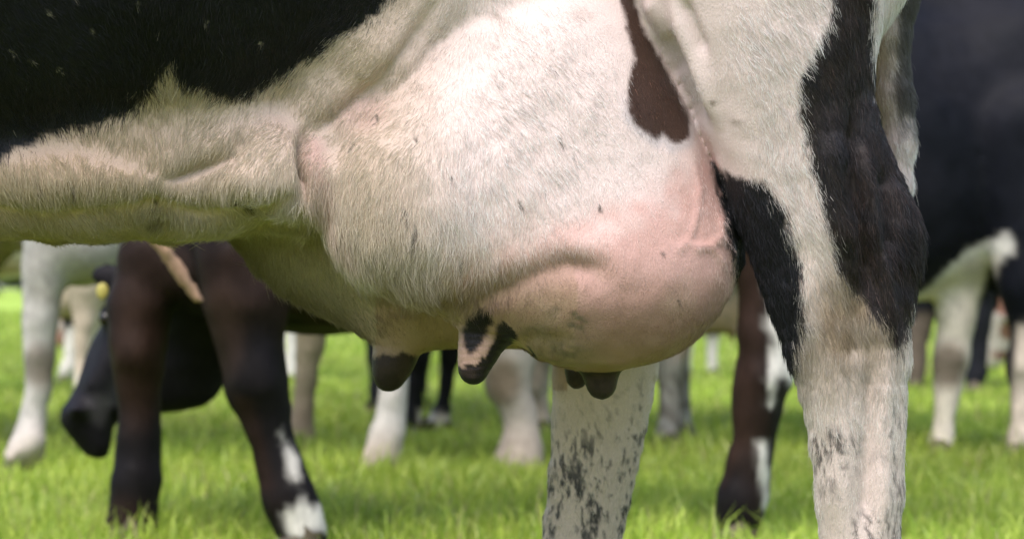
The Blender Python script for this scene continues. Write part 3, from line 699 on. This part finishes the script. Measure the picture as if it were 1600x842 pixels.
def herd_cow(label, cx, d, th, legs=None, s=1.0, head=None, paint=None, udder=None, extra=(), res=.024, tail=True, zoff=0.0, pd=None):
    """a whole cow; heading th (0 = facing right); legs given as surveyed points where the photo shows them"""
    cy = CAM_Y + d; cs, sn = math.cos(th), math.sin(th)
    def W(x, y, z): return (cx + s * (x * cs - y * sn), cy + s * (x * sn + y * cs), s * z + zoff)
    legs = legs or {}
    allp = []; LEG = {}
    base = {0: (.60, .15), 1: (.60, -.15), 2: (-.62, .16), 3: (-.62, -.16)}
    for i, (lx, ly) in base.items():
        if i in legs:
            dd, pts = legs[i]
            L = [(*P3(u, v, dd), r * dd / FPX) for u, v, r in pts]
            fx, fy = L[-1][0], L[-1][1]
            top = W(lx - (.02 if i < 2 else -.06), ly, .92)
            L = [(*top, (.13 if i < 2 else .17) * s)] + L
            LEG[i] = (L, (fx, fy))
        else:
            if i < 2: pr = ((0, .88, .13), (.02, .56, .066), (.02, .41, .056), (.02, .2, .037), (.03, .11, .045), (.05, .05, .045))
            else: pr = ((.07, .98, .17), (.10, .76, .11), (-.04, .53, .062), (-.07, .47, .058), (-.04, .25, .039), (-.02, .12, .046), (.02, .05, .046))
            L = [(*W(lx + a, ly, z), r * s) for a, z, r in pr]
            LEG[i] = (L, (L[-1][0], L[-1][1]))
    E = [((0, 0, .97), (.74, .30, .36), .08), ((.52, 0, .98), (.34, .25, .36), .1), ((-.62, 0, 1.08), (.36, .25, .28), .1)]
    cones = [(W(.5, 0, 1.27), W(-.78, 0, 1.27), .09 * s, .09 * s, .1)]
    if head is None: head = [W(.70, 0, 1.08) + (.22 * s,), W(1.10, 0, 1.32) + (.14 * s,), W(1.20, .0, 1.38) + (.125 * s,), W(1.50, 0, 1.16) + (.072 * s,)]
    elif head == 'graze': head = [W(.70, 0, 1.0) + (.22 * s,), W(1.10, .05, .62) + (.14 * s,), W(1.18, .08, .50) + (.12 * s,), W(1.26, .10, .15) + (.075 * s,)]
    if tail: cones += [(W(-.95, 0, 1.28), W(-1.02, 0, .9), .035 * s, .025 * s, .03), (W(-1.02, 0, .9), W(-1.0, 0, .45), .025 * s, .035 * s, .02)]
    pts = [W(a, b, c) for a in (-1.1, 1.0) for b in (-.4, .4) for c in (0, 1.45)] + [h[:3] for h in head] + [p[:3] for L, _ in LEG.values() for p in L]
    pts += [e[1] for e in extra]
    pts = np.array(pts); lo = pts.min(0) - .16; hi = pts.max(0) + .16; lo[2] = -.02
    F = Field(*[np.arange(a, b, res) for a, b in zip(lo, hi)])
    for c, r, k in E: F.ell(W(*c), tuple(q * s for q in r), k, rot=th)
    for a, b, ra, rb, k in cones: F.cone(a, b, ra, rb, k)
    F.tube(head, .04)
    hx = np.array(head[-2][:3]); hd = np.array(head[-1][:3]) - hx; sd = np.cross(hd, (0, 0, 1.0)); sd /= np.linalg.norm(sd) + 1e-9
    for q in (-1, 1):
        F.ell(hx + sd * q * .16 * s + np.array((0, 0, .02)), (.09 * s, .05 * s, .035 * s), .02, rot=math.atan2(sd[1], sd[0]))
    if udder is None: udder = (-.40, .60, .22, .17, .14)
    if udder:
        ux, uz, ra, rb, rc = udder
        F.ell(W(ux, 0, uz), (ra * s, rb * s, rc * s), .03, rot=th)
        for a in (-.5, .4):
            for b in (-.5, .5): F.cone(W(ux + a * ra, b * rb, uz - rc * .7), W(ux + a * ra, b * rb, uz - rc - .05), .02, .013, .015)
    for kind, c, r, k in extra:
        if kind == 'e': F.ell(c, r, k, rot=th)
        else: F.cone(c, r[0], r[1], r[2], k)
    for i, (L, foot) in LEG.items():
        F.tube(L, .03)
        F.cone(L[-1][:3], (foot[0], foot[1], .03), L[-1][3], .04, .02)
    V, Q = F.mesh(2); N = normals(V, Q)
    V = V + N * (fbm(V, .07, 3) * .0045)[:, None]
    d = pd or d
    u = 800 + V[:, 0] / d * FPX; v = HOR - (V[:, 2] - CAM_Z) / d * FPX
    col = paint(V, u, v)
    col = col * (1 + .18 * fbm(V, .025, 2))[:, None]
    o = obj('cow', make_mesh('cow_body', V, Q, M_HIDE, np.clip(col, .004, .85)), label=label, category='cow', group='grazing dairy herd')
    for i, (L, foot) in LEG.items(): add_hoof(o, foot[0], foot[1], th, .95)
    return o
def solid(V, c): return np.repeat(np.asarray(c, float)[None], len(V), 0)
def spots(V, seed, sc, thr, base, col, soft=.05):
    c = solid(V, base); m = sstep(thr - soft, thr + soft, fbm(V + seed * 3.1, sc, 2)); return mixc(c, m, col)
def inpoly(u, v, poly, w=4.0): return sstep(w, -w, poly_sd(u, v, poly))
def disc(u, v, a, b, r, q=1.0): return sstep(r * 1.3, r * .6, np.hypot(u - a, (v - b) * q))
GREYW = (.43, .40, .37); BEIGE = (.55, .46, .35); MUD = (.12, .09, .06)

# dark brown cow with its head down, closest behind
def paint_a(V, u, v):
    c = spots(V, 1, .22, .05, (.008, .0065, .0075), (.021, .012, .0095), .3)
    c = mixc(c, disc(u, v, 205, 560, 50, .45) * .8 * (V[:, 1] < 2.65), (.030, .016, .011))
    c = mixc(c, disc(u, v, 350, 520, 40, .5) * .6, (.04, .024, .018)); c = mixc(c, inpoly(u, v, [(365, 610), (400, 620), (435, 760), (405, 770)], 10) * .7, (.027, .014, .011))
    c = mixc(c, inpoly(u, v, [(1140, 360), (1192, 360), (1186, 520), (1170, 680), (1130, 760), (1140, 600)], 10) * .8, (.028, .015, .011))
    for pl in ([(440, 670), (456, 690), (478, 745), (462, 752), (446, 715)], [(448, 795), (480, 775), (520, 800), (520, 835), (455, 832)], [(234, 768), (262, 760), (262, 812), (240, 812)],
               [(1188, 400), (1200, 470), (1196, 510), (1206, 540), (1194, 600), (1196, 640), (1208, 640), (1245, 600), (1250, 540), (1235, 400)], [(1186, 690), (1200, 690), (1208, 800), (1186, 800)]):
        c = mixc(c, sstep(4, -8, poly_sd(u, v, pl) + 7 * fbm(V, .035, 2)), (.58, .54, .50))
    c = mixc(c, disc(u, v, 1222, 612, 16, .6), (.02, .017, .017))
    d_, _ = line_d(u, v, [(244, 352), (328, 476)])
    c = mixc(c, sstep(26, 20, d_) * (V[:, 1] < 2.365) * (v < 500) * (u < 345), (.40, .25, .17))
    hd = (V[:, 1] > 2.70) * (u < 330); c = mixc(c, hd * .9, (.012, .011, .014))
    c = mixc(c, hd * np.exp(-(line_d(u, v, [(205, 500), (165, 580), (118, 645)])[0] / 20) ** 2) * .8, (.06, .06, .072))  # grey sheen painted along the bridge of the nose
    c = mixc(c, hd * disc(u, v, 108, 655, 22, .8) * .5, (.09, .085, .09))  # muzzle highlight painted as paler grey
    c = mixc(c, hd * disc(u, v, 128, 662, 9, .8), (.003, .003, .003))
    return c
dA = 5.0
cowA = herd_cow('dark brown cow with its black head lowered to graze behind the belly', -.06, 5.2, math.pi,
    legs={0: (4.95, [(372, 400, 62), (384, 470, 64), (390, 535, 48), (397, 580, 45), (404, 615, 42), (415, 660, 31), (430, 725, 29), (448, 775, 38), (462, 805, 33), (474, 838, 38)]),
          1: (5.12, [(232, 400, 44), (216, 480, 46), (214, 525, 40), (213, 555, 38), (215, 600, 31), (213, 690, 28), (211, 745, 35), (209, 790, 31), (206, 828, 37)]),
          2: (5.0, [(1190, 330, 62), (1186, 430, 32), (1190, 520, 36), (1189, 590, 40), (1180, 650, 33), (1166, 720, 30), (1156, 780, 36), (1152, 825, 36)]),
          3: (5.45, [(960, 380, 60), (955, 500, 36), (950, 570, 36), (945, 700, 28), (935, 770, 34)])},
    s=.93, udder=False, paint=paint_a, res=.016, tail=False, pd=4.97,
    head=[(*P3(390, 330, 5.3), .20), (*P3(300, 440, 5.42), .15), (*P3(232, 478, 5.45), .086), (*P3(142, 648, 5.4), .060)],
    extra=[('e', P3(520, 410, 5.2), (.42, .26, .155), .05), ('e', P3(238, 570, 5.44), (.10, .09, .115), .05), ('c', P3(300, 585, 5.45), (P3(345, 430, 5.42), .075, .15), .05),
           ('c', P3(228, 346, 4.80), (P3(309, 468, 4.84), .020, .016), .004), ('c', P3(225, 440, 5.42), (P3(185, 432, 5.40), .03, .022), .02), ('e', P3(165, 430, 5.40), (.040, .022, .028), .012), ('c', P3(116, 652, 5.36), (P3(150, 692, 5.39), .040, .040), .02), ('e', P3(122, 640, 5.34), (.030, .05, .022), .012), ('c', P3(195, 520, 5.36), (P3(150, 600, 5.35), .030, .026), .03),
           ('c', P3(436, 640, 4.97), (P3(468, 762, 4.97), .016, .018), .008), ('c', P3(240, 610, 5.14), (P3(238, 735, 5.14), .015, .018), .008), ('c', P3(478, 770, 4.97), (P3(488, 785, 4.97), .018, .012), .01), ('c', P3(1202, 640, 5.02), (P3(1186, 770, 5.02), .015, .018), .008), ('e', P3(398, 592, 4.90), (.045, .03, .045), .02), ('e', P3(208, 548, 5.07), (.04, .03, .045), .02), ('c', P3(1212, 500, 5.0), (P3(1226, 588, 5.0), .016, .019), .03), ('e', P3(172, 492, 5.36), (.028, .03, .028), .02)])
def small_ball(name, c, r, mat, parent):
    V, Q = [], []; nr, ns = 8, 12
    for i in range(nr + 1):
        a = math.pi * i / nr
        for k in range(ns): V.append((c[0] + r[0] * math.sin(a) * math.cos(2 * math.pi * k / ns), c[1] + r[1] * math.sin(a) * math.sin(2 * math.pi * k / ns), c[2] + r[2] * math.cos(a)))
    for i in range(nr):
        for k in range(ns): Q.append((i * ns + k, (i + 1) * ns + k, (i + 1) * ns + (k + 1) % ns, i * ns + (k + 1) % ns))
    return obj(name, make_mesh(name, np.array(V), np.array(Q), mat), parent)
small_ball('eye', P3(166, 498, 5.325), (.017, .014, .017), M_EYE, cowA)
small_ball('ear_tag', P3(160, 455, 5.34), (.014, .005, .019), M_TAG, cowA)

# pale grey cow, legs showing at the left edge and under the fore teats
def paint_b(V, u, v):
    c = spots(V, 5, .3, .25, GREYW, (.33, .29, .25), .2)
    c = mixc(c, disc(u, v, 64, 570, 26, .7) * .7, MUD); c = mixc(c, disc(u, v, 786, 598, 30, .75) * .8, (.17, .12, .08))
    c = mixc(c, sstep(640, 720, v) * .45, (.50, .38, .30))
    c = mixc(c, sstep(470, 440, v) * (u < 330) * .4, (.40, .39, .38))
    return c
herd_cow('pale grey white cow whose legs stand behind the fore teats', -.74, 7.25, math.pi,
    legs={0: (7.1, [(70, 420, 36), (63, 500, 26), (62, 560, 24), (60, 610, 20), (52, 660, 21), (42, 700, 26), (36, 715, 24)]),
          1: (7.5, [(210, 430, 40), (212, 560, 26), (212, 700, 22)]),
          2: (7.0, [(640, 420, 50), (622, 540, 25), (614, 620, 23), (608, 670, 26), (598, 712, 26), (588, 728, 22)]),
          3: (7.3, [(790, 440, 60), (795, 560, 42), (792, 600, 34), (812, 640, 25), (815, 680, 29), (812, 712, 36), (808, 726, 42)])},
    pd=7.1, paint=paint_b, udder=(-.36, .66, .2, .16, .12), extra=[('c', P3(600, 706, 6.98), (P3(570, 732, 6.96), .045, .03), .02), ('c', P3(50, 690, 7.05), (P3(18, 714, 7.03), .045, .032), .02), ('e', P3(130, 380, 7.2), (.16, .2, .13), .05)])

# big black cow at the right
def paint_r(V, u, v):
    c = spots(V, 8, .3, .3, (.005, .0055, .009), (.008, .008, .012), .2)
    d_, _ = line_d(u, v, [(1380, 512), (1425, 488), (1470, 455), (1510, 410), (1552, 386)])
    c = mixc(c, np.maximum(sstep(22, 12, d_ + 4 * fbm(V, .03)), 0) * (V[:, 1] < 5.4), (.62, .58, .53))
    leg = inpoly(u, v, [(1440, 470), (1500, 410), (1548, 400), (1530, 520), (1520, 740), (1420, 740)], 6)
    c = mixc(c, leg, (.62, .55, .46)); c = mixc(c, leg * disc(u, v, 1488, 572, 30, .75) * .85, (.11, .08, .055))
    c = mixc(c, inpoly(u, v, [(1575, 505), (1640, 505), (1640, 740), (1560, 740)], 6), (.50, .42, .35))
    return c
herd_cow('big black cow with a white belly edge at the right', .98, 7.75, math.pi,
    legs={0: (7.6, [(985, 450, 40), (985, 560, 28), (985, 700, 20)]), 1: (8.0, [(930, 450, 40), (930, 560, 28), (930, 690, 20)]),
          2: (7.5, [(1610, 440, 52), (1606, 520, 26), (1598, 570, 26), (1597, 640, 17), (1596, 690, 21), (1590, 708, 20)]),
          3: (7.7, [(1512, 430, 34), (1494, 490, 30), (1487, 560, 27), (1482, 600, 22), (1477, 640, 16), (1474, 685, 19), (1468, 702, 21)])},
    s=1.13, pd=7.6, paint=paint_r, udder=(-.42, .58, .16, .15, .10), extra=[('e', P3(1360, 250, 7.7), (.52, .30, .475), .06)])

# white cow with a pink udder seen between the legs
def paint_f(V, u, v):
    c = spots(V, 12, .25, .2, (.66, .62, .57), (.58, .52, .45), .2)
    c = mixc(c, inpoly(u, v, [(1050, 470), (1200, 450), (1200, 560), (1050, 560)], 20), (.72, .50, .45))
    c = mixc(c, sstep(545, 600, v) * np.clip(.65 + .5 * fbm(V, .03), 0, 1), (.15, .125, .105)); c = mixc(c, disc(u, v, 1045, 690, 18) * .6, (.4, .3, .24))
    return c
herd_cow('white cow with a pink udder standing beyond the rear udder', 1.16, 8.15, 0.0,
    legs={2: (8.5, [(1075, 420, 40), (1066, 520, 18), (1064, 580, 15), (1066, 640, 14), (1068, 668, 16)]),
          3: (8.0, [(1062, 420, 40), (1046, 520, 24), (1044, 570, 20), (1046, 630, 16), (1045, 670, 19), (1044, 692, 19)])},
    pd=8.0, paint=paint_f, udder=(-.50, .52, .24, .18, .13))

# grey legged cow beyond the far hind leg
herd_cow('grey cow mostly hidden behind the spotted hind leg', .72, 9.0, 0.0,
    legs={2: (8.8, [(850, 450, 40), (842, 560, 22), (838, 600, 20), (842, 640, 16), (846, 670, 19)]), 3: (9.2, [(890, 450, 40), (882, 580, 20), (882, 660, 17)])},
    paint=lambda V, u, v: mixc(spots(V, 21, .25, .1, (.50, .45, .40), (.34, .29, .25), .2), disc(u, v, 848, 660, 26) * .8, (.62, .52, .46)), udder=False)
# fawn leg left of the udder
herd_cow('fawn cow with slim beige leg left of the udder', -1.26, 8.1, 0.0,
    legs={0: (8.0, [(486, 440, 44), (486, 500, 26), (485, 545, 22), (478, 590, 18), (474, 640, 17), (470, 675, 21), (472, 694, 21)]), 1: (8.4, [(620, 430, 40), (618, 540, 24), (614, 690, 16)])},
    paint=lambda V, u, v: mixc(spots(V, 25, .2, .2, (.42, .34, .26), (.34, .27, .2), .2), sstep(590, 650, v) * .6, (.26, .19, .14)), udder=False)
# black cow with white feet
herd_cow('small black cow with white feet seen between the teats', -.38, 9.5, math.pi / 2 + .1,
    legs={2: (8.9, [(640, 450, 40), (650, 560, 19), (648, 600, 14), (646, 640, 12), (644, 668, 15)]), 3: (9.0, [(706, 450, 40), (702, 560, 15), (698, 600, 12), (692, 640, 13), (684, 662, 18)]),
          0: (10.2, [(586, 450, 36), (588, 560, 14), (590, 645, 12)]), 1: (10.4, [(668, 450, 36), (662, 560, 12), (656, 640, 10)])},
    paint=lambda V, u, v: mixc(solid(V, (.012, .012, .015)), sstep(628, 642, v - .2 * (u - 690)) * (u > 660), (.68, .63, .56)), udder=False)
# beige cow at the far left
herd_cow('beige cow far behind the grazing black muzzle', -2.65, 12.0, math.pi,
    legs={2: (11.8, [(136, 440, 34), (132, 500, 17), (128, 540, 12), (127, 580, 10), (126, 606, 12)]), 3: (12.2, [(160, 440, 30), (150, 500, 14), (146, 560, 10), (146, 600, 10)])},
    paint=lambda V, u, v: spots(V, 31, .3, .1, (.66, .60, .50), (.52, .42, .33), .2), udder=(-.42, .52, .16, .14, .12))
# far cows
herd_cow('distant white cow with thin legs left of the fawn leg', -1.85, 13.6, math.pi,
    legs={2: (13.5, [(460, 430, 30), (456, 500, 13), (455, 560, 9), (455, 588, 11)])}, paint=lambda V, u, v: spots(V, 41, .35, .25, (.66, .62, .58), BLACK), udder=False)
herd_cow('distant white footed cow seen under the rear udder', 1.75, 14.6, .2,
    legs={2: (14.5, [(1120, 440, 24), (1114, 520, 11), (1112, 575, 9)]), 3: (14.3, [(1080, 440, 24), (1074, 520, 11), (1072, 570, 9)])},
    paint=lambda V, u, v: mixc(solid(V, (.03, .022, .02)), sstep(520, 530, v), (.74, .68, .62)), udder=False)
herd_cow('distant black cow with one thin dark leg right of the white leg', 3.05, 12.6, math.pi,
    legs={2: (12.5, [(1536, 430, 34), (1534, 510, 14), (1526, 560, 10), (1522, 605, 10)]), 3: (12.8, [(1448, 440, 34), (1436, 520, 17), (1432, 570, 15), (1430, 606, 14)])},
    paint=lambda V, u, v: mixc(solid(V, (.012, .012, .016)), (u < 1470) * sstep(480, 500, v), (.13, .10, .08)), udder=False)
herd_cow('distant red and white cow grazing at the right edge', 3.95, 15.5, math.pi, head=[(*P3(1620, 350, 15.5), .22), (*P3(1580, 450, 15.4), .16), (*P3(1568, 500, 15.4), .14), (*P3(1548, 560, 15.4), .085)],
    paint=lambda V, u, v: spots(V, 52, .16, .12, (.26, .13, .09), (.60, .53, .47)), udder=False)
herd_cow('distant brown and white cow at the left edge', -4.6, 21.0, 0.3, paint=lambda V, u, v: spots(V, 61, .3, .1, (.24, .13, .09), (.68, .62, .56)), head='graze', res=.035)
